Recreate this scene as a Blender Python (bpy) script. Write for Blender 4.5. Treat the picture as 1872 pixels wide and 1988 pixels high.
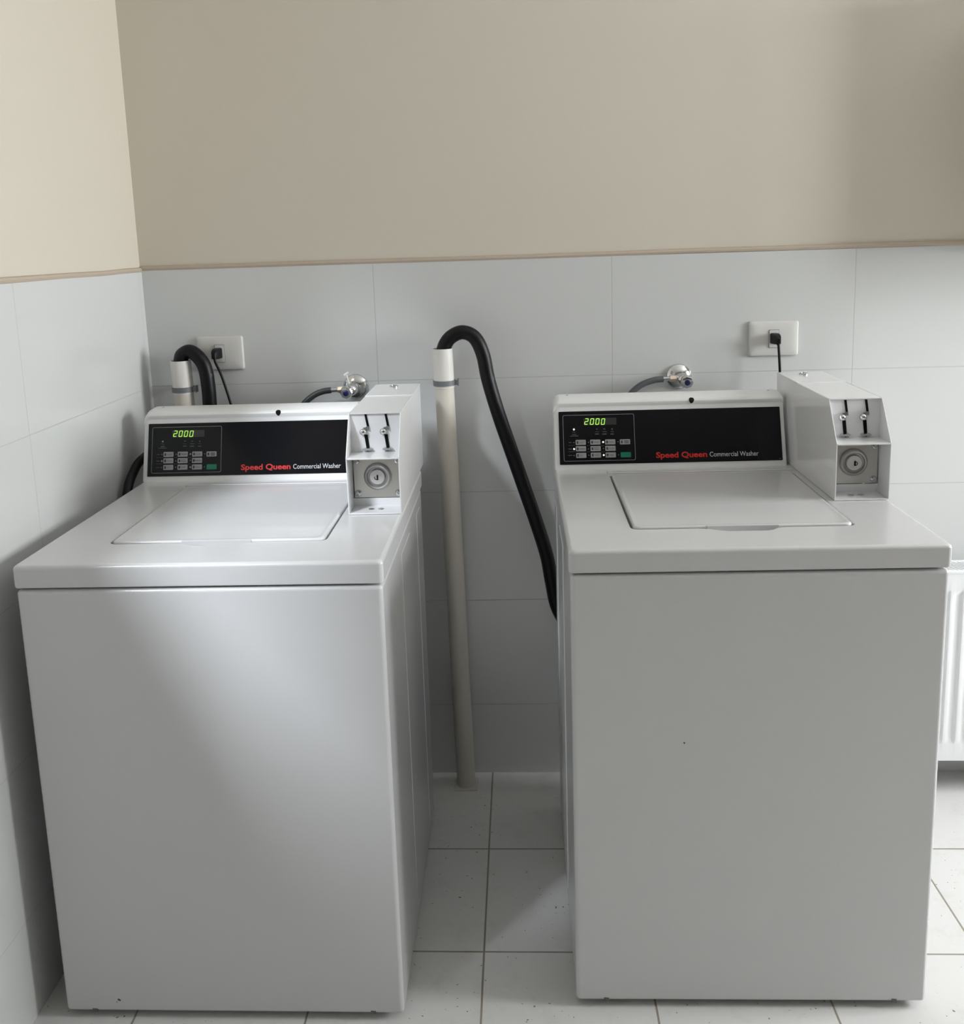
import bpy, bmesh, math, random
from mathutils import Vector, Matrix
for o in list(bpy.data.objects): bpy.data.objects.remove(o)
S = bpy.context.scene; C = S.collection
PI = math.pi

# ------------------------------------------------------------------ camera
R = [[0.9984747732521548, -0.049960438361629556, 0.02349642053104686],
     [0.045151743416510355, 0.9838447258557381, 0.17323647269641904],
     [-0.0317717995320945, -0.17191134344353587, 0.9845999404580172]]   # columns: right, forward, up
cam = bpy.data.cameras.new('camera'); co = bpy.data.objects.new('camera', cam); C.objects.link(co)
M = Matrix([[R[i][0], R[i][2], -R[i][1]] for i in range(3)]).to_4x4()
M.translation = Vector((0.06432536, -2.3782262, 1.44833423))
co.matrix_world = M
cam.sensor_fit = 'HORIZONTAL'; cam.sensor_width = 36
cam.lens = 1818.75 / 1872 * 36
cam.shift_x = (936 - 923.0) / 1872; cam.shift_y = (786.83 - 994) / 1872
cam.clip_start = .02
S.camera = co

# ------------------------------------------------------------------ light
S.view_settings.view_transform = 'Standard'; S.view_settings.look = 'None'
S.view_settings.gamma = 1; S.view_settings.use_curve_mapping = False
S.view_settings.exposure = -0.12
w = bpy.data.worlds.new('world'); S.world = w; w.use_nodes = True
bg = w.node_tree.nodes['Background']; bg.inputs[0].default_value = (.80, .90, 1, 1); bg.inputs[1].default_value = .35
def area(name, loc, target, sx, sy, power, col):
    l = bpy.data.lights.new(name, 'AREA'); l.shape = 'RECTANGLE'; l.size = sx; l.size_y = sy
    l.energy = power; l.color = col
    o = bpy.data.objects.new(name, l); C.objects.link(o); o.location = loc
    o.rotation_euler = (Vector(target) - Vector(loc)).to_track_quat('-Z', 'Y').to_euler()
    return o
RX = 2.9                     # right wall
WB = (-1.32, -.34, .75, 2.58)  # glazed door in the right wall: y0, y1, z0, z1
WA = (-1.98, -.80, 1.36, 2.38) # small window in the left wall
FY = -6.0; HC = 2.75
area('daylight_right', (RX + .22, (WB[0]+WB[1])/2, (WB[2]+WB[3])/2), (0, (WB[0]+WB[1])/2, (WB[2]+WB[3])/2), 1.8, .93, 235, (.955, .982, 1))
sun = bpy.data.lights.new('sun', 'SUN'); sun.energy = 5.0; sun.angle = math.radians(13); sun.color = (.86, .92, 1)
so = bpy.data.objects.new('sun', sun); C.objects.link(so)
so.rotation_euler = Vector((.62, .9, -1.0)).to_track_quat('-Z', 'Y').to_euler()

# ------------------------------------------------------------------ materials
def mat(name, col, rough=.5, metal=0, coat=0, spec=.5, emit=None, es=0, ior=None):
    m = bpy.data.materials.new(name); m.use_nodes = True
    b = m.node_tree.nodes['Principled BSDF']
    b.inputs['Base Color'].default_value = (*col, 1); b.inputs['Roughness'].default_value = rough
    b.inputs['Metallic'].default_value = metal; b.inputs['Coat Weight'].default_value = coat
    b.inputs['Coat Roughness'].default_value = .06
    b.inputs['Specular IOR Level'].default_value = spec
    if emit: b.inputs['Emission Color'].default_value = (*emit, 1); b.inputs['Emission Strength'].default_value = es
    return m
class NT:
    def __init__(s, m): s.t = m.node_tree; s.b = s.t.nodes['Principled BSDF']
    def n(s, ty, **k):
        x = s.t.nodes.new(ty)
        for a, v in k.items(): setattr(x, a, v)
        return x
    def l(s, a, b): s.t.links.new(a, b)
    def math(s, op, a, b=None, c=None):
        x = s.n('ShaderNodeMath', operation=op)
        for i, v in enumerate((a, b, c)):
            if v is None: continue
            if isinstance(v, (int, float)): x.inputs[i].default_value = v
            else: s.l(v, x.inputs[i])
        return x.outputs[0]
    def mix(s, f, a, b):
        x = s.n('ShaderNodeMix', data_type='RGBA')
        for i, v in ((0, f), (6, a), (7, b)):
            if isinstance(v, (int, float)): x.inputs[i].default_value = v
            elif isinstance(v, tuple): x.inputs[i].default_value = (*v, 1)
            else: s.l(v, x.inputs[i])
        return x.outputs[2]
    def line(s, coord, origin, period, half):
        t = s.math('DIVIDE', s.math('SUBTRACT', coord, origin), period)
        f = s.math('ABSOLUTE', s.math('SUBTRACT', t, s.math('ROUND', t)))
        return s.math('SMOOTH_MIN', 1, s.math('SUBTRACT', 1, s.math('MULTIPLY', s.math('SMOOTHSTEP' if False else 'SUBTRACT', f, half / period), period / (half * .6))), .0)
def noise(nt, vec, scale, detail=3, rough=.5):
    x = nt.n('ShaderNodeTexNoise'); x.inputs['Scale'].default_value = scale; x.inputs['Detail'].default_value = detail
    x.inputs['Roughness'].default_value = rough; nt.l(vec, x.inputs['Vector']); return x.outputs['Fac']
def tiles(name, axes, org, per, half, tile, grout, rough, dirt=0, coat=0, bump=.3, dark=None):
    m = mat(name, tile, rough, coat=coat); nt = NT(m)
    g = nt.n('ShaderNodeNewGeometry'); sep = nt.n('ShaderNodeSeparateXYZ'); nt.l(g.outputs['Position'], sep.inputs[0])
    ms = []
    for ax, o, p in zip(axes, org, per):
        t = nt.math('DIVIDE', nt.math('SUBTRACT', sep.outputs[ax], o), p)
        f = nt.math('MULTIPLY', nt.math('ABSOLUTE', nt.math('SUBTRACT', t, nt.math('ROUND', t))), p)   # distance to joint in metres
        r = nt.n('ShaderNodeMapRange', interpolation_type='SMOOTHSTEP'); nt.l(f, r.inputs[0])
        r.inputs[1].default_value = half * .6; r.inputs[2].default_value = half * 1.3
        r.inputs[3].default_value = 1; r.inputs[4].default_value = 0
        ms.append(r.outputs[0])
    mask = nt.math('MAXIMUM', ms[0], ms[1])
    base = nt.mix(noise(nt, g.outputs['Position'], 2.5), tile, tuple(c * .955 for c in tile))
    if dirt:
        sp = noise(nt, g.outputs['Position'], 95, 2, .6); pt = noise(nt, g.outputs['Position'], 6, 2)
        th = nt.math('SUBTRACT', sp, nt.math('MULTIPLY', pt, .14))
        r = nt.n('ShaderNodeMapRange'); nt.l(th, r.inputs[0]); r.inputs[1].default_value = dirt; r.inputs[2].default_value = dirt + .035
        base = nt.mix(r.outputs[0], base, (.12, .11, .10))
        st = noise(nt, g.outputs['Position'], 14, 5, .7)
        r2 = nt.n('ShaderNodeMapRange'); nt.l(st, r2.inputs[0]); r2.inputs[1].default_value = .52; r2.inputs[2].default_value = .75; r2.inputs[4].default_value = .28
        base = nt.mix(r2.outputs[0], base, (.42, .40, .36))
        gn = noise(nt, g.outputs['Position'], 9, 3)
        grout = nt.mix(gn, grout, tuple(c * .62 for c in grout))
    colr = nt.mix(mask, base, grout); nt.l(colr, nt.b.inputs['Base Color'])
    rr = nt.mix(mask, (rough,)*3, (.85,)*3); nt.l(rr, nt.b.inputs['Roughness'])
    if coat: nt.l(nt.math('MULTIPLY', nt.math('SUBTRACT', 1, mask), coat), nt.b.inputs['Coat Weight'])
    bp = nt.n('ShaderNodeBump'); bp.inputs['Strength'].default_value = bump; bp.inputs['Distance'].default_value = .001
    nt.l(nt.math('SUBTRACT', 1, mask), bp.inputs['Height']); nt.l(bp.outputs[0], nt.b.inputs['Normal'])
    return m
ZT = 1.4027; XC = -.9; X0 = -.3049; YL = -.6231; TF = .3336; FX0 = -.041; FY0 = -.331
m_tile_b = tiles('white_wall_tile', (0, 2), (X0, ZT), (.6, .3), .0012, (.655, .665, .655), (.50, .50, .48), .16)
m_tile_l = tiles('white_wall_tile_side', (1, 2), (YL, ZT), (.6, .3), .0012, (.655, .665, .655), (.50, .50, .48), .16)
m_floor = tiles('white_floor_tile', (0, 1), (FX0, FY0), (TF, TF), .0021, (.72, .715, .70), (.36, .32, .26), .42, dirt=.628, bump=.5)
def plaster(name, col):
    m = mat(name, col, .7); nt = NT(m); g = nt.n('ShaderNodeNewGeometry')
    bp = nt.n('ShaderNodeBump'); bp.inputs['Strength'].default_value = .08; bp.inputs['Distance'].default_value = .002
    nt.l(noise(nt, g.outputs['Position'], 40, 4), bp.inputs['Height']); nt.l(bp.outputs[0], nt.b.inputs['Normal'])
    nt.l(nt.mix(noise(nt, g.outputs['Position'], 1.5), col, tuple(c * .96 for c in col)), nt.b.inputs['Base Color'])
    return m
m_wall = plaster('beige_paint', (.665, .615, .525))
m_ceil = plaster('white_paint', (.90, .895, .88))
m_wall2 = plaster('bounce_cut_brown', (.22, .19, .16))  # dark brown put on the unseen front wall to cut bounced light
m_bead = plaster('tan_filler', (.50, .42, .335))
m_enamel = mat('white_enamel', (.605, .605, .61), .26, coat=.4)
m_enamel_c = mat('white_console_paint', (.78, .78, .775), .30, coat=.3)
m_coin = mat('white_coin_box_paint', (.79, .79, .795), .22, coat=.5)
m_black = mat('black_panel', (.003, .0032, .0050), .14, coat=0, spec=.28)
m_slot = mat('black_void', (.002, .002, .002), .6, spec=.15)
m_gline = mat('grey_print', (.19, .19, .195), .5)
m_dim = mat('dim_print', (.075, .075, .08), .5)
m_btn = mat('grey_button', (.33, .33, .335), .4)
m_ink = mat('dark_print', (.05, .05, .055), .5)
m_green = mat('green_button', (.002, .20, .10), .35)
m_disp = mat('display_window', (.03, .03, .03), .25)
m_seg = mat('lit_segment', (.3, .8, .1), .4, emit=(.42, .72, .10), es=.85)
m_led = mat('lit_lamp', (.8, .9, .7), .4, emit=(.85, 1, .72), es=1.2)
m_ledoff = mat('unlit_lamp', (.30, .30, .29), .4)
m_red = mat('red_print', (.62, .016, .012), .4)
m_wht = mat('white_print', (.50, .51, .53), .4)
m_chrome = mat('chrome', (.62, .62, .63), .12, 1)
m_zinc = mat('zinc', (.55, .56, .57), .25, 1)
m_steel = mat('brushed_steel', (.56, .545, .51), .33, 1)
m_ring = mat('cast_ring', (.42, .41, .40), .40, .6)
m_face = mat('lock_face', (.62, .61, .60), .42, .4)
m_brass = mat('nickel_nut', (.70, .58, .47), .35, .8)
m_blue = mat('blue_cap', (.006, .012, .09), .3)
m_rubber = mat('black_rubber', (.0035, .0035, .005), .42, spec=.28)
m_hosegr = mat('grey_rubber', (.085, .09, .095), .5)
m_hosedk = mat('dark_grey_rubber', (.035, .04, .042), .42)
m_pvc = mat('cream_plastic', (.66, .62, .55), .45)
m_pvcw = mat('white_plastic_pipe', (.74, .72, .68), .4)
m_strap = mat('grey_strap', (.17, .18, .185), .45)
m_plate = mat('white_plastic', (.66, .65, .63), .32)
m_rad = mat('white_radiator', (.84, .85, .86), .3, coat=.2)
m_dark = mat('shadow_grey', (.05, .05, .05), .7)
m_frame = mat('white_frame', (.80, .80, .80), .35)
m_foot = mat('dark_rubber_foot', (.03, .03, .03), .6)
m_dirt = mat('dark_chip', (.06, .055, .05), .7)
m_clip = mat('worn_steel_clip', (.14, .14, .14), .5, .6)
m_leaf = mat('brown_leaf', (.10, .03, .015), .7)
mg = bpy.data.materials.new('clear_glass'); mg.use_nodes = True
_t = mg.node_tree; _t.nodes.clear()
_o = _t.nodes.new('ShaderNodeOutputMaterial'); _m = _t.nodes.new('ShaderNodeMixShader'); _a = _t.nodes.new('ShaderNodeBsdfTransparent'); _b = _t.nodes.new('ShaderNodeBsdfGlossy')
_b.inputs['Roughness'].default_value = .02; _m.inputs[0].default_value = .06
_t.links.new(_a.outputs[0], _m.inputs[1]); _t.links.new(_b.outputs[0], _m.inputs[2]); _t.links.new(_m.outputs[0], _o.inputs[0])

# ------------------------------------------------------------------ helpers
def obj(name, bm, m, parent=None, smooth=True, angle=35):
    me = bpy.data.meshes.new(name); bm.normal_update(); bm.to_mesh(me); bm.free()
    if smooth:
        for p in me.polygons: p.use_smooth = True
        me.set_sharp_from_angle(angle=math.radians(angle))
    me.materials.append(m)
    o = bpy.data.objects.new(name, me); C.objects.link(o)
    if smooth:
        wn = o.modifiers.new('weighted_normal', 'WEIGHTED_NORMAL'); wn.keep_sharp = True; wn.weight = 90
    if parent: o.parent = parent
    return o
def box(bm, x0, x1, y0, y1, z0, z1, r=0, seg=3):
    b = bmesh.new(); bmesh.ops.create_cube(b, size=1)
    bmesh.ops.scale(b, vec=(x1-x0, y1-y0, z1-z0), verts=b.verts)
    bmesh.ops.translate(b, vec=((x0+x1)/2, (y0+y1)/2, (z0+z1)/2), verts=b.verts)
    if r: bmesh.ops.bevel(b, geom=list(b.edges), offset=r, segments=seg, profile=.5, affect='EDGES')
    join(bm, b); return bm
def join(bm, b):
    vm = {v: bm.verts.new(v.co) for v in b.verts}
    for f in b.faces:
        try: bm.faces.new([vm[v] for v in f.verts])
        except ValueError: pass
    b.free()
def nb(): return bmesh.new()
def rrect(x0, x1, y0, y1, r, k=6):
    pts = []
    for cx, cy, a in ((x1-r, y0+r, -PI/2), (x1-r, y1-r, 0), (x0+r, y1-r, PI/2), (x0+r, y0+r, PI)):
        for i in range(k+1):
            t = a + PI/2*i/k; pts.append((cx+r*math.cos(t), cy+r*math.sin(t)))
    return pts
def loops(bm, L, close0=True, close1=True, fn=None):
    """stack of equally long closed loops, faces between neighbours"""
    vs = [[bm.verts.new(fn(p) if fn else p) for p in l] for l in L]
    n = len(L[0])
    for a, b in zip(vs, vs[1:]):
        for i in range(n):
            bm.faces.new((a[i], a[(i+1) % n], b[(i+1) % n], b[i]))
    if close0: bm.faces.new(vs[0][::-1])
    if close1: bm.faces.new(vs[-1])
    bmesh.ops.recalc_face_normals(bm, faces=bm.faces)
    return bm
def lathe(bm, prof, T=Matrix(), n=32):
    """profile (r, h) around local Z, placed by matrix T"""
    L = [[T @ Vector((r*math.cos(2*PI*i/n), r*math.sin(2*PI*i/n), h)) for i in range(n)] for r, h in prof]
    return loops(bm, L)
def axis(p, d):
    d = Vector(d).normalized(); return Matrix.Translation(p) @ d.to_track_quat('Z', 'Y').to_matrix().to_4x4()
def cat(pts, n=10):
    """Catmull-Rom through points"""
    P = [Vector(p) for p in pts]; P = [2*P[0]-P[1]] + P + [2*P[-1]-P[-2]]; out = []
    for i in range(1, len(P)-2):
        a, b, c, d = P[i-1:i+3]
        for k in range(n):
            t = k/n; out.append(.5*((2*b)+(c-a)*t+(2*a-5*b+4*c-d)*t*t+(3*b-a-3*c+d)*t**3))
    out.append(P[-2]); return out
def tube(bm, pts, r, n=16, ends=True):
    L = []; up = Vector((0, 0, 1)); pr = None
    for i, p in enumerate(pts):
        d = (pts[min(i+1, len(pts)-1)] - pts[max(i-1, 0)]).normalized()
        if pr is None:
            pr = d.orthogonal().normalized()
        pr = (pr - d*pr.dot(d)).normalized(); q = d.cross(pr)
        rr = r[i] if isinstance(r, (list, tuple)) else r
        L.append([p + rr*(pr*math.cos(2*PI*k/n) + q*math.sin(2*PI*k/n)) for k in range(n)])
    return loops(bm, L, ends, ends)
def empty(name, loc, rz=0):
    o = bpy.data.objects.new(name, None); C.objects.link(o); o.location = loc; o.rotation_euler = (0, 0, rz)
    o.empty_display_size = .1; return o
def tag(o, label, category, group=None):
    o['label'] = label; o['category'] = category
    if group: o['group'] = group
    return o
def struct(o): o['kind'] = 'structure'; return o
def wallbox(name, m, boxes):
    b = nb()
    for q in boxes: box(b, *q)
    return struct(obj(name, b, m, smooth=False))

# ------------------------------------------------------------------ the room
XR = RX; T = .2; TT = .006
wallbox('floor', m_floor, [(XC - T, XR + T, FY - T, TT + T, -.15, 0)])
wallbox('ceiling', m_ceil, [(XC - T, XR + T, FY - T, TT + T, HC, HC + .15)])
wallbox('wall_back', m_wall, [(XC - T, XR + T, TT, TT + T, 0, HC)])
y0, y1, z0, z1 = WA; XL = XC - TT; TL = .10
wallbox('wall_left', m_wall, [(XL - TL, XL, y1, TT, 0, HC), (XL - TL, XL, FY, y0, 0, HC), (XL - TL, XL, y0, y1, 0, z0), (XL - TL, XL, y0, y1, z1, HC)])
y0, y1, z0, z1 = WB
wallbox('wall_right', m_wall, [(XR, XR + T, y1, TT, 0, HC), (XR, XR + T, FY, y0, 0, HC), (XR, XR + T, y0, y1, 0, z0), (XR, XR + T, y0, y1, z1, HC)])
wallbox('wall_front', m_wall2, [(XL - T, XR + T, FY - T, FY, 0, HC)])
wallbox('shade_box', m_wall, [(1.23, 1.75, -.20, TT, ZT - .02, 1.98)])                    # unseen box added to shade the upper right wall
wallbox('trim_1', m_tile_b, [(XC, XR, 0, TT, 0, ZT)])                       # tile cladding, back wall
wallbox('trim_2', m_tile_l, [(XL, XC, -.79, 0, 0, ZT - .004), (XL, XC, FY, -.79, 0, 1.27)])    # tile cladding, left wall
def bead(name, pts):
    b = nb(); tube(b, cat(pts, 24), .0068, 8); return struct(obj(name, b, m_bead))
random.seed(4)
bead('trim_3', [(XC + i*(XR-XC)/16, .0045, ZT + .0050 + random.uniform(-.0012, .0012)) for i in range(17)])
bead('trim_4', [(XC - .0045, -i*.78/8, ZT + .0005 + random.uniform(-.0012, .0012)) for i in range(9)])
def window(n, axis_, a0, a1, b0, b1, c, mull=1):
    """frame and pane in an opening; axis_ 'x' lies in a wall of constant x"""
    def bx(b, p0, p1, q0, q1, t):
        if axis_ == 'x': box(b, c - t, c + t, p0, p1, q0, q1)
        else: box(b, p0, p1, c - t, c + t, q0, q1)
    b = nb(); f = .05
    bx(b, a0, a1, b0, b0 + f, .03); bx(b, a0, a1, b1 - f, b1, .03); bx(b, a0, a0 + f, b0, b1, .03); bx(b, a1 - f, a1, b0, b1, .03)
    for i in range(1, mull + 1):
        p = a0 + (a1 - a0)*i/(mull+1); bx(b, p - .025, p + .025, b0 + f, b1 - f, .028)
    fr = struct(obj('window_%d' % n, b, m_frame, smooth=False))
    b = nb(); bx(b, a0 + f, a1 - f, b0 + f, b1 - f, .003)
    obj('window_pane', b, mg, fr, smooth=False)
window(1, 'x', *WB, XR + .10, 1)
window(2, 'x', *WA, XL - .07, 0)

# ------------------------------------------------------------------ washing machines
HT, HS, HB, WW, WD = .9117, .8697, .0138, .659, .66
LA = math.radians(18); SA, CA = math.sin(LA), math.cos(LA); V0 = .582
def face(u, s, h=0): return Vector((u, V0 + s*SA - h*CA, HT + s*CA + h*SA))
def pan(x, y):     # a spot on the control panel, from its printed layout
    u = -.315 + (x - (75 + 30*(y - 90)/1065))*1.167e-4
    s = .139 - (y - (90 - .025*(x - 75)))*1.183e-4
    return u, s
def slab(bm, pts, h0, h1):
    loops(bm, [[face(u, s, h0) for u, s in pts], [face(u, s, h1) for u, s in pts]])
def rect(u0, u1, s0, s1): return [(u0, s0), (u1, s0), (u1, s1), (u0, s1)]
def text_bm(s, place, wtarget, htarget, bold=0, shear=0):
    cu = bpy.data.curves.new('t', 'FONT'); cu.body = s; cu.size = 1; cu.offset = bold; cu.resolution_u = 4; cu.shear = shear
    to = bpy.data.objects.new('t', cu); C.objects.link(to); bpy.context.view_layer.update()
    dg = bpy.context.evaluated_depsgraph_get()
    me = bpy.data.meshes.new_from_object(to.evaluated_get(dg))
    b = nb(); b.from_mesh(me); bpy.data.objects.remove(to); bpy.data.curves.remove(cu); bpy.data.meshes.remove(me)
    xs = [v.co.x for v in b.verts]; x0, x1 = min(xs), max(xs); cap = .70
    for v in b.verts:
        v.co = place((v.co.x - x0)/(x1 - x0)*wtarget, v.co.y/cap*htarget)
    bmesh.ops.recalc_face_normals(b, faces=b.faces)
    if sum(f.normal.y for f in b.faces) > 0: bmesh.ops.reverse_faces(b, faces=b.faces)
    return b
SEG = {'0': 'abcdef', '2': 'abged'}
def digit(bm, ch, u, s, wd, ht, h):
    t = ht*.115; sh = .16
    def P(x, y): return (u + x + y*sh, s + y)
    hy = ht/2; g = t*.2
    D = {'a': (t*.6, ht-t, wd-t*.6, ht), 'd': (t*.6, 0, wd-t*.6, t), 'g': (t*.6, hy-t/2, wd-t*.6, hy+t/2),
         'f': (0, hy+g, t, ht-g-t*.3), 'b': (wd-t, hy+g, wd, ht-g-t*.3), 'e': (0, g+t*.3, t, hy-g), 'c': (wd-t, g+t*.3, wd, hy-g)}
    for k in SEG[ch]:
        a, b_, c, d = D[k]; slab(bm, [P(a, b_), P(c, b_), P(c, d), P(a, d)], 0.0004, h)

def make_washer(lit):
    W = {}
    t = empty('washing_machine', (0, 0, 0))
    # cabinet
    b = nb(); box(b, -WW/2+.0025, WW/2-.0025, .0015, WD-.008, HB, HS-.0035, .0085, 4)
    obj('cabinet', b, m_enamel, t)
    for sx in (-1, 1):
        b = nb(); x = sx*(WW/2-.0025)
        for v0_, v1_ in ((.255, .40), (.535, .60)):
            box(b, min(x-.002, x+.0016*sx + 0) if sx > 0 else x-.0016, max(x+.002*0+.0016, x) if sx > 0 else x+.002, v0_, v1_, .06, .835, .0014, 2)
        obj('side_panel', b, m_enamel, t)
        for v_ in (.06, WD-.09):
            b = nb(); lathe(b, [(.020, 0), (.021, .004), (.016, .010), (.010, HB+.006)], Matrix.Translation((sx*.27, v_, 0)), 20)
            obj('foot', b, m_foot, t)
        b = nb(); uu = sx*.269
        box(b, uu-.0045, uu+.0040, .0004, .006, HB+.001, HB+.0075, .0008, 2); box(b, uu-.0055, uu-.0010, .0002, .004, HB+.0055, HB+.0080)
        obj('retaining_clip', b, m_clip, t)
    # top panel with a sunk well for the lid
    k = 6; lx0, lx1, lv0, lv1 = -.205, .206, .118, .532
    b = nb(); L = []
    SC = [(-.085, 0), (-.062, .0035), (-.044, .014), (-.030, .0185), (.038, .0185), (.052, .014), (.062, .0035), (.078, 0)]
    def rl(x0, x1, y0, y1, r, z, dip=None):
        P = [Vector((x, y, z)) for x, y in rrect(x0, x1, y0, y1, r, k)]
        return P if dip is None else P + [Vector((u_, y0 - o_*dip, z)) for u_, o_ in SC]
    w2 = WW/2
    L.append(rl(-w2+.004, w2-.004, .004, WD-.004, .006, HS, 0)); L.append(rl(-w2+.001, w2-.001, .001, WD-.001, .008, HS+.001, 0))
    L.append(rl(-w2, w2, 0, WD, .009, HS+.004, 0)); L.append(rl(-w2, w2, 0, WD, .009, HT-.008, 0))
    for i in range(1, 6):
        a = PI/2*i/5; e = .008*(1-math.cos(a)); L.append(rl(-w2+e, w2-e, e, WD-e, .009, HT-.008+.008*math.sin(a), 0))
    L.append(rl(lx0-.003, lx1+.003, lv0-.003, lv1+.003, .018, HT, 1))
    L.append(rl(lx0-.001, lx1+.001, lv0-.001, lv1+.001, .016, HT-.0008, .96)); L.append(rl(lx0, lx1, lv0, lv1, .015, HT-.003, .85)); L.append(rl(lx0, lx1, lv0, lv1, .015, HT-.009, .55)); L.append(rl(lx0, lx1, lv0, lv1, .015, HT-.016, .3))
    loops(b, L); obj('top_panel', b, m_enamel, t, angle=40)
    # lid
    g = .0035; b = nb(); L = []
    x0_, x1_, y0_, y1_ = lx0+g, lx1-g, lv0+.002, lv1-.003
    for z, e in ((HT-.013, .002), (HT-.012, 0), (HT-.0005, 0), (HT+.0015, .0007), (HT+.0028, .0022), (HT+.0034, .004), (HT+.0033, .0085), (HT+.0022, .013)):
        L.append(rl(x0_+e, x1_-e, y0_+e, y1_-e, .014, z))
    loops(b, L); lid = obj('lid', b, m_enamel, t, angle=50)
    b = nb(); box(b, -.066, .066, y0_-.0022, y0_+.004, HT-.0150, HT+.0036, .0010, 2)
    obj('lid_handle', b, m_enamel, lid)
    b = nb(); box(b, lx0-.004, .212, lv1+.006, lv1+.030, HT-.001, HT+.0028, .0022, 3)
    obj('hinge_strip', b, m_enamel, t)
    # console
    def prof(sc, e):      # sc lowers the top near the ends, e pulls the outline in
        P = [face(0, 0, 0)] + [face(0, s_, h_) for s_, h_ in ((.146, 0), (.150, .0008), (.1535, .0035), (.1575, .0050), (.1615, .0046), (.165, .0028), (.1675, -.001))]
        P += [Vector((0, V0+.068, HT+.1645)), Vector((0, V0+.098, HT+.1655)), Vector((0, V0+.103, HT+.161)), Vector((0, V0+.103, HT))]
        return [Vector((0, V0+.05+(p.y-V0-.05)*(1-e), HT+(p.z-HT)*sc)) for p in P]
    b = nb(); L = []; c0, c1 = -.3275, .2115
    for d_, sc, e in ((0, .90, .10), (.0008, .925, .05), (.003, .955, .02), (.006, .975, .006), (.010, .990, 0), (.016, 1, 0)):
        L.append([Vector((c0+d_, p.y, p.z)) for p in prof(sc, e)])
    for d_, sc, e in ((.010, 1, 0), (.004, .995, 0), (.001, .985, .01), (0, .97, .03)):
        L.append([Vector((c1-d_, p.y, p.z)) for p in prof(sc, e)])
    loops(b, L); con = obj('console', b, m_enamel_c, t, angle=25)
    b = nb(); p = face(-.002, .1600, .0046); lathe(b, [(.0001, .001), (.0060, .001), (.0062, 0), (.0062, -.006)], axis(p, (0, -CA*.72, SA+.42)), 24)
    obj('lock_plug', b, m_slot, con)
    for u_ in (-.292, .186):
        b = nb(); lathe(b, [(.0028, -.002), (.0028, .0006), (.002, .0012), (.0003, .0004)], Matrix.Translation((u_, V0+.082, HT+.1652)), 14); obj('screw', b, m_steel, con)
    # control panel
    b = nb(); slab(b, [(u_, s_) for u_, s_ in rrect(-.3155, .2025, .013, .139, .0015, 3)], -.002, .0012)
    cp = obj('control_panel', b, m_black, t, smooth=False); H = .0013
    b = nb(); o_ = rrect(-.3062, -.1378, .0205, .1305, .004, 4); i_ = rrect(-.3050, -.1390, .0217, .1293, .003, 4)
    loops(b, [[face(u_, s_, H) for u_, s_ in o_], [face(u_, s_, H+.0003) for u_, s_ in o_], [face(u_, s_, H+.0003) for u_, s_ in i_], [face(u_, s_, H) for u_, s_ in i_]], False, False)
    obj('border_line', b, m_gline, cp, smooth=False)
    # display
    u0_, s0_ = pan(575, 362); u1_, s1_ = pan(1238, 205)
    b = nb(); slab(b, rect(u0_, u1_, s0_, s1_), .001, H+.0002); dw = obj('display', b, m_disp, cp, smooth=False)
    b = nb()
    for q, (ch, x) in enumerate(zip('2000', (590, 702, 812, 925))):
        u_, s_ = pan(x, 350); digit(b, ch, u_, s_, .0088, .0150, H+.0007)
    # unlit part of the window is plain
    o = obj('lit_digits', b, m_seg, cp, smooth=False)
    # buttons
    rows = [[(518, 705), (812, 698), (1112, 693), (1408, 690)], [(522, 832), (817, 828), (1115, 822)], [(528, 965), (822, 958), (1120, 953), (1423, 948)]]
    words = [['LIGHT', 'MEDIUM', 'HEAVY', None], ['NORMAL', 'PERM|PRESS', 'DELICATE'], ['HOT', 'WARM', 'COLD', 'G']]
    for row, ww in zip(rows, words):
        for (x, y), wd_ in zip(row, ww):
            u_, s_ = pan(x, y); b = nb()
            slab(b, rrect(u_-.0120, u_+.0120, s_-.0060, s_+.0060, .0015, 3), .001, H+.0008)
            bt = obj('button', b, m_green if wd_ == 'G' else m_btn, cp, smooth=False)
            if wd_ == 'G': continue
            b = nb(); hh = H+.0011
            slab(b, rect(u_-.0095, u_-.0055, s_-.0032, s_+.0030), H+.0005, hh)
            slab(b, rect(u_-.0088, u_-.0062, s_-.0024, s_+.0022), hh-.0001, hh)
            for k_, part in enumerate((wd_ or '|').split('|')):
                two = '|' in (wd_ or '|')
                sy = s_ - .0018 + (.0030 - .0050*k_ if two else 0)*.8
                if part:
                    tb = text_bm(part, lambda a, c, u_=u_, sy=sy: face(u_-.0035+a, sy+c, hh), min(.0130, .0026*len(part)), .0026 if two else .0032)
                    join(b, tb)
                else:
                    slab(b, rect(u_-.002+.0005*k_, u_+.0085, sy, sy+.0022), H+.0005, hh)
            obj('button_print', b, m_ink, cp, smooth=False)
    # small lamps
    lamps = [(382, 445, 1), (380, 708, 0), (675, 702, 0), (970, 697, 1), (1268, 690, 0), (385, 838, 1), (675, 835, 0), (975, 825, 0), (385, 968, 0), (680, 962, 0), (980, 957, 1), (1275, 950, 0)]
    for x, y, on in lamps:
        u_, s_ = pan(x, y); r_ = .0021 if on else .0013
        b = nb(); lathe(b, [(r_, -.0005), (r_, .0003), (r_*.7, .0008)], axis(face(u_, s_, H), (0, -CA, SA)), 14)
        obj('indicator_lamp', b, (m_led if lit else m_ledoff) if on else m_gline, cp)
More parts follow.
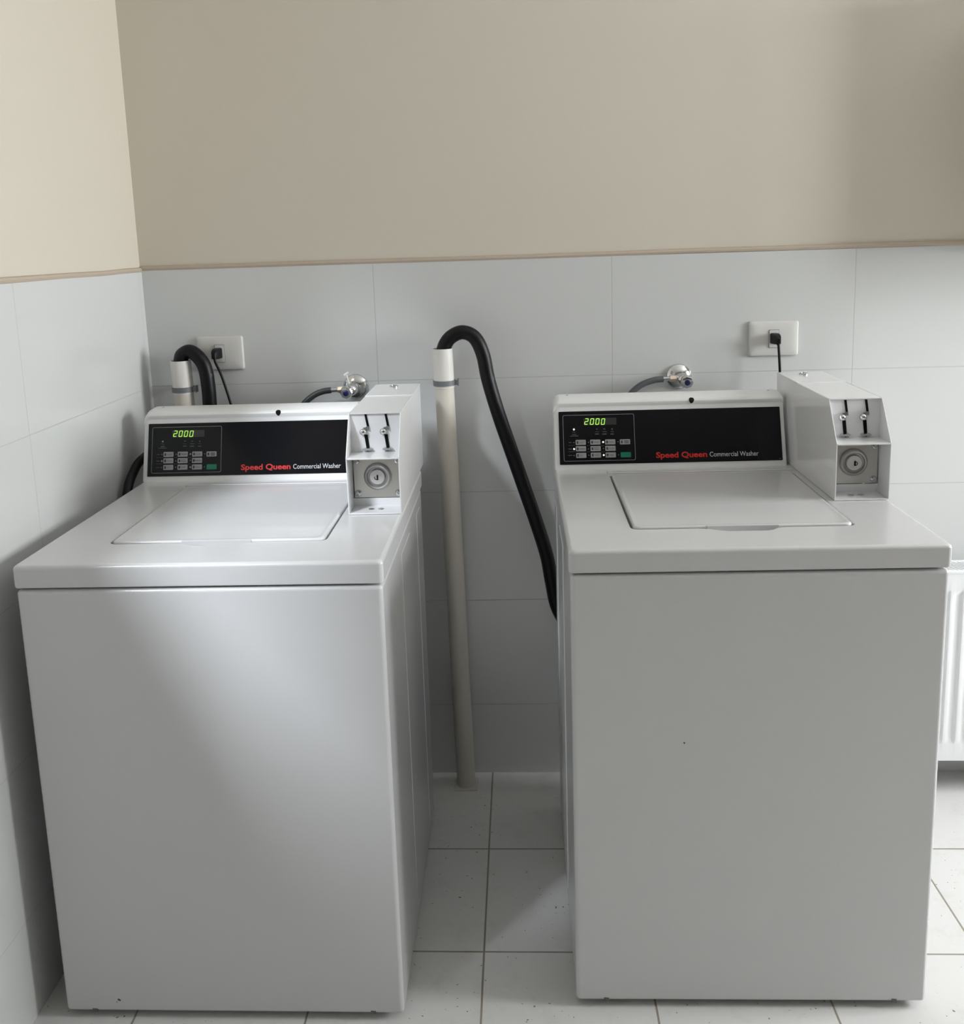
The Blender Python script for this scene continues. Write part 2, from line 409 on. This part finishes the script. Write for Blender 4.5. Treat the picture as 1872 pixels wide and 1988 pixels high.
    # printed dashes that are too small to read
    for x, y, wz, hz in [(388, 545, 85, 16), (388, 578, 170, 16), (845, 535, 75, 22), (995, 535, 85, 22), (1152, 535, 70, 22), (845, 490, 80, 8), (1000, 488, 90, 12), (1152, 486, 60, 10),
                         (845, 435, 36, 22), (995, 435, 36, 22), (1150, 435, 26, 30), (375, 492, 60, 8), (405, 505, 40, 8),
                         (308, 708, 62, 16), (305, 838, 70, 16), (308, 968, 76, 16)]:
        u_, s_ = pan(x, y); a_, c_ = wz*1.167e-4/2, hz*1.183e-4/2
        b = nb(); slab(b, rect(u_-a_, u_+a_, s_-c_, s_+c_), .001, H+.0002); obj('caption', b, m_dim, cp, smooth=False)
    for y in (768, 893):
        for xa, xb in ((272, 405), (640, 705), (925, 1000)):
            ua, sa = pan(xa, y); ub, sb = pan(xb, y)
            b = nb(); slab(b, rect(ua, ub, sa-.0004, sa+.0004), .001, H+.0002); obj('divider_line', b, m_dim, cp, smooth=False)
    u_, s_ = .1935, .0165; b = nb(); slab(b, rect(u_, u_+.006, s_, s_+.001), .001, H+.0002); obj('caption', b, m_dim, cp, smooth=False)
    tb = text_bm('Speed Queen', lambda a, c: face(-.0900+a, .0247+c, H+.0003), .1185, .0128, bold=.028); obj('red_lettering', tb, m_red, cp, smooth=False)
    tb = text_bm('Commercial Washer', lambda a, c: face(.0345+a, .0250+c, H+.0003), .1130, .0112, bold=.004); obj('white_lettering', tb, m_wht, cp, smooth=False)
    # coin box: bent sheet metal with a two-part recess in front
    U0, U1, th = .2205, .3285, .0022; vf, vk, vt, vb = .280, .280, .336, .715; zk, zt = .1170, .1990
    cbx = empty('coin_box', (0, 0, 0)); cbx.parent = t
    b = nb()
    side = [(vf, .0005), (vk, zk), (vt, zt), (vb, zt+.0005), (vb, .0005)]
    for ua, ub in ((U0, U0+th), (U1-th, U1)):
        loops(b, [[Vector((ua, v_, HT+z_)) for v_, z_ in side], [Vector((ub, v_, HT+z_)) for v_, z_ in side]])
    box(b, U0+th, U1-th, vt-.001, vb, HT+zt-th, HT+zt); box(b, U0+th, U1-th, vb-th, vb, HT, HT+zt-th)
    box(b, U0+th, U1-th, vf, vf+.062, HT+.0005, HT+.003)
    bmesh.ops.bevel(b, geom=[e for e in b.edges if e.calc_length() > .02], offset=.0006, segments=2, affect='EDGES')
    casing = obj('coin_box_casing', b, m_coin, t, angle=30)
    bpy.data.objects.remove(cbx)
    vr = .340
    b = nb(); box(b, U0+th, U1-th, vr, vr+.003, HT+zk, HT+zt-th); obj('recess_back', b, m_coin, casing, smooth=False)
    b = nb(); box(b, U0+th, U1-th, vr-.002, vr, HT+.003, HT+.019); obj('recess_lip', b, m_coin, casing, smooth=False)
    b = nb(); box(b, U0+th, U1-th, vk-.0005, vr+.004, HT+zk-.003, HT+zk, .0008, 2); obj('recess_shelf', b, m_coin, casing)
    cu_ = (U0+U1)/2; zc = HT+.0655
    b = nb(); box(b, U0+th+.002, U1-th-.002, vr-.0035, vr+.001, HT+.0205, HT+zk-.003, .0006, 2)
    obj('lock_plate', b, m_steel, casing, smooth=False)
    A_ = axis((cu_, vr-.0035, zc), (0, -1, 0))
    b = nb(); lathe(b, [(.0285, -.001), (.0285, .003), (.0270, .0060), (.0245, .0078), (.0220, .0070), (.0205, .0035), (.0165, .0028), (.0165, -.001)], A_, 48); obj('lock_ring', b, m_ring, casing, angle=30)
    b = nb(); lathe(b, [(.0158, 0), (.0158, .0072), (.0148, .0085), (.0005, .0085)], A_, 40); obj('lock_cylinder', b, m_face, casing, angle=30)
    b = nb(); box(b, cu_-.0007, cu_+.0020, vr-.0135, vr-.009, zc-.0055, zc+.0045)
    ap = cat([(cu_+.0015, vr-.0125, zc+.003), (cu_+.0050, vr-.0125, zc+.0012), (cu_+.0052, vr-.0125, zc-.0030), (cu_+.001, vr-.0125, zc-.0054)] if lit else
             [(cu_-.0055, vr-.0125, zc+.001), (cu_-.0048, vr-.0125, zc-.0030), (cu_-.002, vr-.0125, zc-.0050), (cu_+.001, vr-.0125, zc-.0050)], 6); tube(b, ap, .0007, 8)
    obj('keyhole', b, m_slot, casing)
    for su, sz in ((-1, 1), (1, 1), (-1, -1), (1, -1)):
        r_ = .0062 if sz > 0 else .0070
        b = nb(); lathe(b, [(r_, 0), (r_, .0015), (r_*.8, .0032), (r_*.4, .0038), (r_*.38, .0022), (.0002, .0022)], axis((cu_+su*.0420, vr-.0035, HT+(.0985 if sz > 0 else .030)), (0, -1, 0)), 20)
        obj('bolt', b, m_zinc, casing, angle=30)
    for du in (-.012, .008):
        b = nb(); lathe(b, [(.0060, 0), (.0060, .001), (.004, .0016), (.0003, .0008)], Matrix.Translation((cu_+du, vf+.030, HT+.0030)), 18); obj('floor_screw', b, m_steel, casing)
    for uk in (.0290, .0705):
        uu = U0+uk
        def V(x, z): return Vector((uu+x, vr-.0008, HT+z))
        b = nb()
        for q in ([(.0035, .1955), (.0080, .1955), (.0120, .1695), (.0075, .1695)], [(.0010, .1530), (.0080, .1530), (.0106, .1265), (.0042, .1265)]):
            loops(b, [[V(x, z)-Vector((0, .0006, 0)) for x, z in q], [V(x, z)+Vector((0, .002, 0)) for x, z in q]])
        obj('coin_slot', b, m_slot, casing, smooth=False)
        b = nb()
        q = [(.0110, .1715), (.0118, .1640), (.0075, .1640), (.0030, .1660), (-.0002, .1685), (.0045, .1690), (.0078, .1715)]
        loops(b, [[V(x, z)-Vector((0, .0040, 0)) for x, z in q], [V(x, z)+Vector((0, .001, 0)) for x, z in q]])
        obj('slot_bracket', b, m_zinc, casing, smooth=False)
        b = nb(); bmesh.ops.create_uvsphere(b, u_segments=24, v_segments=16, radius=.0074)
        bmesh.ops.translate(b, vec=V(-.0005, .1600)-Vector((0, .004, 0)), verts=b.verts); obj('pivot_ball', b, m_chrome, casing, angle=80)
        b = nb(); L = [[V(.0070+rx*math.cos(2*PI*i/24), .1235+rz*math.sin(2*PI*i/24))-Vector((0, h_, 0)) for i in range(24)] for rx, rz, h_ in ((.0105, .0030, -.001), (.0105, .0030, .006), (.0095, .0022, .008), (.005, .0010, .008))]
        loops(b, L); obj('return_lip', b, m_zinc, casing, angle=30)
        b = nb(); q = [(.0045, .1205), (.0105, .1205), (.0075, .1180)]
        loops(b, [[V(x, z)-Vector((0, .004, 0)) for x, z in q], [V(x, z)+Vector((0, .001, 0)) for x, z in q]]); obj('pointer', b, m_strap, casing, smooth=False)
    b = nb(); L = []
    box(b, U0-.0004, U1+.0004, vb-.165, vb+.001, HT+zt-.001, HT+zt+.0015, .0007, 2); obj('top_cover', b, m_coin, casing)
    b = nb(); lathe(b, [(.0100, -.002), (.0100, .0030), (.0085, .0042), (.0055, .0042), (.0050, .0020), (.0003, .0020)], Matrix.Translation((cu_-.004, vb-.045, HT+zt+.0015)), 28); obj('top_lock', b, m_chrome, casing, angle=30)
    return t
wa = make_washer(False); wa.location = (-.5121, -.8428, 0); wa.rotation_euler.z = -.0002
tag(wa, 'white top-loading washing machine in the corner beside the left wall, its indicator lamps unlit', 'washing machine', 'coin-operated top-loading washing machines')
wb = make_washer(True); wb.location = (.4682, -.8057, 0); wb.rotation_euler.z = .0044
tag(wb, 'white top-loading washing machine nearer the radiator, with four glowing indicator lamps', 'washing machine', 'coin-operated top-loading washing machines')
def chip(parent, pts, name='paint_chip'):
    b = nb()
    for u, z, r in pts:
        L = [[Vector((u + rr*math.cos(2*PI*i/9)*(1+.3*math.sin(i*2.3)), .0015-h, z + rr*math.sin(2*PI*i/9)*(1+.3*math.cos(i*1.7)))) for i in range(9)] for rr, h in ((r, -.0005), (r*.9, .0002))]
        loops(b, L)
    obj(name, b, m_dirt, parent, smooth=False)
chip(wa, [(-.2217, .0411, .0026), (-.2195, .0400, .0020), (-.226, .036, .0012)])
chip(wb, [(-.1263, .5466, .0019)])

# ------------------------------------------------------------------ drain pipes, hoses, taps
def standpipe(x_top, x_bot, y, ztop, label, r=.0245):
    t = empty('drain_pipe', (x_bot, y, 0)); dx = x_top - x_bot
    zc = 1.103 if ztop > 1.18 else 1.1028
    def P(z): return Vector((dx*z/ztop, 0, z))
    b = nb(); tube(b, [P(0), P(.02), P(.5), P(zc)], r, 32); obj('lower_pipe', b, m_pvc, t)
    b = nb(); a = P(zc-.012); c = P(ztop); d = (c-a)
    L = []
    for f, rr in ((0, r+.0012), (1, r+.0012), (1.0, r-.0015), (.25, r-.0018)):
        p = a + d*f; L.append([p + Vector((rr*math.cos(2*PI*k/36), rr*math.sin(2*PI*k/36), 0)) for k in range(36)])
    loops(b, L, False, True); obj('upper_pipe', b, m_pvcw, t, angle=30)
    b = nb(); p = P(zc)
    Lr = [(r+.0010, -.0065), (r+.0034, -.0065), (r+.0034, .0065), (r+.0010, .0065)]
    L = [[p + Vector((rr*math.cos(2*PI*k/36), rr*math.sin(2*PI*k/36), h)) for k in range(36)] for rr, h in Lr + Lr[:1]]
    loops(b, L, False, False)
    box(b, p.x+r-.002, p.x+r+.012, -.008, .004, p.z-.0060, p.z+.0060, .001, 2); box(b, p.x-.006, p.x+.006, r, -y-.0005, p.z-.006, p.z+.006)
    box(b, p.x+r+.009, p.x+r+.0125, -.010, .006, p.z-.008, p.z+.009, .0008, 2)
    obj('clamp', b, m_strap, t, angle=30)
    b = nb(); box(b, -.031, .031, -.030, .030, 0.0003, .0035, .0015, 2); obj('floor_collar', b, m_pvc, t)
    return tag(t, label, 'pipe', 'cream standpipes on the back wall')
standpipe(-.1312, -.1103, -.0590, 1.189, 'cream plastic drain pipe standing free in the gap between the two washing machines')
standpipe(-.7970, -.7800, -.0590, 1.176, 'cream plastic drain pipe in the left corner, only its clamped top showing above the console')
def hose(name, pts, r, m, label, rings=0):
    b = nb(); P = cat(pts, 10); rr = r
    if rings: rr = [r + rings*math.sin(i*1.9) for i in range(len(P))]
    tube(b, P, rr, 20); return tag(obj(name, b, m), label, 'hose')
hose('drain_hose', [(-.128, -.059, 1.135), (-.1290, -.059, 1.165), (-.1265, -.059, 1.192), (-.1090, -.0595, 1.2165), (-.0790, -.060, 1.2280), (-.0490, -.060, 1.2130), (-.0300, -.060, 1.1700), (-.0190, -.060, 1.1080),
     (.0030, -.060, 1.0240), (.0320, -.060, .9310), (.0660, -.060, .8230), (.0960, -.061, .7270), (.1190, -.062, .6440), (.1300, -.064, .5740), (.1460, -.066, .500), (.190, -.068, .430), (.26, -.069, .38), (.33, -.07, .36)],
     .0178, m_rubber, 'thick black drain hose arching from the middle pipe down behind the right-hand machine')
hose('drain_hose', [(-.797, -.059, 1.125), (-.7975, -.059, 1.150), (-.7950, -.0595, 1.180), (-.7880, -.060, 1.192), (-.7690, -.062, 1.1985), (-.7480, -.064, 1.1830), (-.7340, -.064, 1.1560), (-.7290, -.064, 1.1080), (-.7290, -.064, 1.050), (-.728, -.064, .95), (-.72, -.064, .80), (-.70, -.064, .70)],
     .0178, m_rubber, 'short thick black drain hose hooked into the corner pipe above the left-hand console')
hose('inlet_hose', [(-.70, -.09, .86), (-.76, -.100, .925), (-.8100, -.112, .955), (-.8480, -.145, .962), (-.8690, -.190, .948), (-.8745, -.228, .925), (-.8755, -.262, .895), (-.8745, -.285, .84), (-.8730, -.27, .76), (-.87, -.20, .70), (-.82, -.12, .66)], .0108, m_rubber,
     'dark hose looping down between the left wall and the left-hand washing machine')
def tap(x, z, kx, kz, hpts, label, hlabel, m, pin=False):
    t = empty('water_tap', (x, 0, z)); A = axis((0, 0, 0), (0, -1, 0))
    b = nb(); lathe(b, [(.0325, 0), (.0325, .002), (.0300, .0060), (.0220, .0120), (.0140, .0150), (.0125, .0150)], A, 40); obj('wall_flange', b, m_chrome, t, angle=40)
    K = Vector((kx, -.058, kz))
    b = nb(); lathe(b, [(.0115, 0), (.0115, .040)], axis((0, -.010, 0), K - Vector((0, -.01, 0))), 24)
    lathe(b, [(.0100, 0), (.0150, .004), (.0165, .012), (.0150, .020), (.0110, .024)], axis((0, -.030, 0), (K.x, -.03, K.z)), 24); obj('valve_body', b, m_chrome, t, angle=40)
    b = nb(); lathe(b, [(.0105, -.012), (.0165, -.010), (.0165, .006), (.0140, .010), (.0080, .011)], axis(K, (0, -1, -.1)), 8); obj('knob', b, m_chrome, t, angle=20)
    b = nb(); lathe(b, [(.0070, -.002), (.0070, .0025), (.0055, .0038), (.0005, .0040)], axis(K + Vector((0, -.0108, -.001)), (0, -1, -.1)), 24); obj('blue_cap', b, m_blue, t, angle=40)
    q = Vector(hpts[0]) - Vector((x, 0, z)); d = (Vector(hpts[1]) - Vector(hpts[0])).normalized()
    b = nb(); lathe(b, [(.0075, .004), (.0086, .002), (.0086, -.0125), (.0075, -.0145)], axis(q, d), 6); obj('hex_nut', b, m_brass, t, angle=20)
    b = nb(); lathe(b, [(.0085, 0), (.0085, .020)], axis(q - d*.034, d), 20); obj('outlet_spout', b, m_chrome, t)
    if pin:
        b = nb(); e0 = Vector((-.010, -.035, .012)); e1 = e0 + Vector((-.006, -.004, .026)); tube(b, [e0, e1], .0018, 10); tube(b, [e1 - Vector((.0055, 0, .0035)), e1 + Vector((.0055, 0, .0035))], .0030, 10); obj('spindle', b, m_frame, t)
    tag(t, label, 'tap', 'chrome angle taps on the back wall')
    h = empty('inlet_hose', hpts[0]); H = [Vector(p) - Vector(hpts[0]) for p in hpts]
    f0 = H[0] + d*.002
    b = nb(); lathe(b, [(.0045, 0), (.0058, .001), (.0058, .019), (.0068, .020), (.0068, .022)], axis(f0, d), 20); obj('ferrule', b, m_zinc, h, angle=30)
    b = nb(); tube(b, cat([f0 + d*.018] + H[2:], 10), .0078, 18); obj('hose_tube', b, m, h)
    tag(h, hlabel, 'hose')
tap(.4634, 1.0950, .010, -.005, [(.4370, -.042, 1.0960), (.4100, -.044, 1.0955), (.3960, -.046, 1.0940), (.3660, -.050, 1.0850), (.3400, -.056, 1.0670), (.3220, -.060, 1.040), (.308, -.062, 1.00), (.30, -.062, .93), (.30, -.06, .85)],
    'chrome tap with a blue cap above the right-hand console, left of the socket', 'grey flexible hose curving from the right-hand tap down behind the console', m_hosegr)
tap(-.3640, 1.0900, -.014, -.006, [(-.4000, -.042, 1.0890), (-.4250, -.044, 1.0880), (-.4400, -.046, 1.0860), (-.4620, -.050, 1.0780), (-.4860, -.056, 1.0600), (-.503, -.060, 1.036), (-.515, -.062, 1.00), (-.52, -.062, .93), (-.52, -.06, .85)],
    'chrome tap with a blue cap and thin spindle half hidden by the left-hand coin box', 'dark flexible hose curving from the left-hand tap down behind the console', m_hosedk, True)

# ------------------------------------------------------------------ sockets and plugs
def socket(x, z, w, label):
    t = empty('wall_socket', (x, 0, z)); b = nb(); L = []; h = .088
    for e, y in ((0, -.0002), (0, -.004), (.0012, -.0068), (.0035, -.0085), (.014, -.0100), (.030, -.0105)):
        L.append([Vector((a, y, c)) for a, c in rrect(-w/2+e, w/2-e, -h/2+e, h/2-e, .006, 5)])
    loops(b, L); obj('cover_plate', b, m_plate, t, angle=40)
    b = nb(); box(b, -.0118, .0118, -.0125, -.009, -.022, .022, .0006, 2); o = obj('socket_insert', b, m_plate, t)
    b = nb(); L = [[Vector((a, y, c)) for a, c in rrect(-.0118-e, .0118+e, -.022-e, .022+e, .001, 2)] for e, y in ((0, -.0095), (0, -.0110), (.0009, -.0110), (.0009, -.0095))]
    loops(b, L, False, False); obj('insert_gap', b, m_dim, t, smooth=False)
    return tag(t, label, 'socket', 'white wall sockets')
socket(.6970, 1.1857, .123, 'white wall socket on the tiles above the right-hand coin box')
socket(-.7105, 1.1857, .121, 'white wall socket on the tiles above the left-hand console, in the corner shade')
def cord(x, z, side, pts, label):
    t = empty('power_cord', (x, -.0127, z)); b = nb()
    L = []
    for y, a, c, dz in ((0, .0095, .0135, 0), (-.014, .0095, .0135, 0), (-.022, .0085, .0120, -.001), (-.030, .0060, .0090, -.003), (-.033, .003, .005, -.004)):
        L.append([Vector((p + side*(-y)*.12, y, q+dz)) for p, q in rrect(-a, a, -c, c, a*.4, 4)])
    loops(b, L); obj('plug', b, m_rubber, t, angle=40)
    b = nb(); P = [Vector(p) - Vector((x, -.0127, z)) for p in pts]
    PP = cat(P, 8); tube(b, PP, [.0048 if i < 6 else .0033 for i in range(len(PP))], 14); obj('cord', b, m_rubber, t)
    return tag(t, label, 'power cord', 'black power cords with plugs')
cord(.6965, 1.1870, 1, [(.699, -.040, 1.183), (.7010, -.041, 1.170), (.7015, -.042, 1.160), (.7035, -.043, 1.130), (.7050, -.044, 1.100), (.706, -.046, 1.06), (.70, -.05, .98), (.67, -.055, .90)],
     'black plug and cord hanging straight down from the socket above the right-hand coin box')
cord(-.7130, 1.1870, -1, [(-.7155, -.040, 1.183), (-.7145, -.041, 1.172), (-.7120, -.042, 1.163), (-.7010, -.042, 1.135), (-.6880, -.042, 1.085), (-.6800, -.043, 1.050), (-.672, -.045, 1.00), (-.66, -.05, .92)],
     'black plug and cord slanting down from the corner socket behind the left-hand console')

# ------------------------------------------------------------------ radiator on the back wall
rt = empty('radiator', (1.0, 0, 0)); x0, x1 = 0.0, .90; zb, zt_, yf, yb = .102, .606, -.122, -.040
b = nb()
prof = []; n = int((x1-x0)/.033)
xs = []
for i in range(n):
    a = x0 + .02 + i*(x1-x0-.04)/n; p = (x1-x0-.04)/n
    xs += [(a, 0), (a+p*.28, 0), (a+p*.42, .0045), (a+p*.78, .0045), (a+p*.92, 0)]
xs = [(x0, 0)] + xs + [(x1, 0)]
rowsz = [(zb, 0), (zb+.045, 0), (zb+.060, 1), (zt_-.060, 1), (zt_-.045, 0), (zt_, 0)]
V = [[b.verts.new((x, yf + d*f, z)) for x, d in xs] for z, f in rowsz]
for r0, r1 in zip(V, V[1:]):
    for i in range(len(xs)-1): b.faces.new((r0[i], r0[i+1], r1[i+1], r1[i]))
box(b, x0, x1, yf+.012, yf+.016, zb, zt_)
obj('front_panel', b, m_rad, rt, angle=50)
b = nb(); box(b, x0, x1, yb-.012, yb, zb, zt_, .002, 2); obj('back_panel', b, m_rad, rt)
b = nb(); box(b, x0-.004, x0, yf, yb, zb, zt_+.004, .0008, 1); box(b, x1, x1+.004, yf, yb, zb, zt_+.004, .0008, 1); obj('side_cover', b, m_rad, rt)
b = nb(); box(b, x0, x1, yf-.001, yf+.012, zt_-.004, zt_+.004, .002, 2); box(b, x0, x1, yb-.010, yb+.001, zt_-.004, zt_+.004, .002, 2)
k = 0; x = x0 - .03
while x < x1:
    q = [(x, yb-.008), (x+.0050, yb-.008), (x+.0050+.040, yf+.010), (x+.040, yf+.010)]
    q = [(min(max(a, x0), x1), c) for a, c in q]
    if q[1][0]-q[0][0] > .001 or q[2][0]-q[3][0] > .001:
        loops(b, [[Vector((a, c, zt_-.001)) for a, c in q], [Vector((a, c, zt_+.003)) for a, c in q]])
    x += .0118
obj('top_grille', b, m_rad, rt, angle=30)
b = nb(); box(b, x0+.01, x1-.01, yf+.02, yb-.014, zb+.05, zt_-.008); obj('grille_shade_core', b, m_dark, rt, smooth=False)  # dark fill standing in for the shade between the grille slats
b = nb()
for xx in (.15, .75): box(b, xx-.012, xx+.012, yb-.002, .001, zb+.05, zt_-.05)
obj('bracket', b, m_rad, rt, smooth=False)
tag(rt, 'white ribbed panel radiator with a slatted top grille, at the right edge', 'radiator')

# ------------------------------------------------------------------ small litter on the floor
b = nb(); L = [[Vector((x_*s_, y_*s_, z_)) for x_, y_ in ((-.006, 0), (-.002, .004), (.004, .003), (.007, 0), (.003, -.004), (-.003, -.005))] for s_, z_ in ((1, .0004), (1, .0012), (.6, .0020))]
loops(b, L); o = obj('leaf_fragment', b, m_leaf); o.location = (-.604, -.858, 0)
tag(o, 'tiny reddish brown leaf scrap on the floor under the left-hand machine', 'leaf')
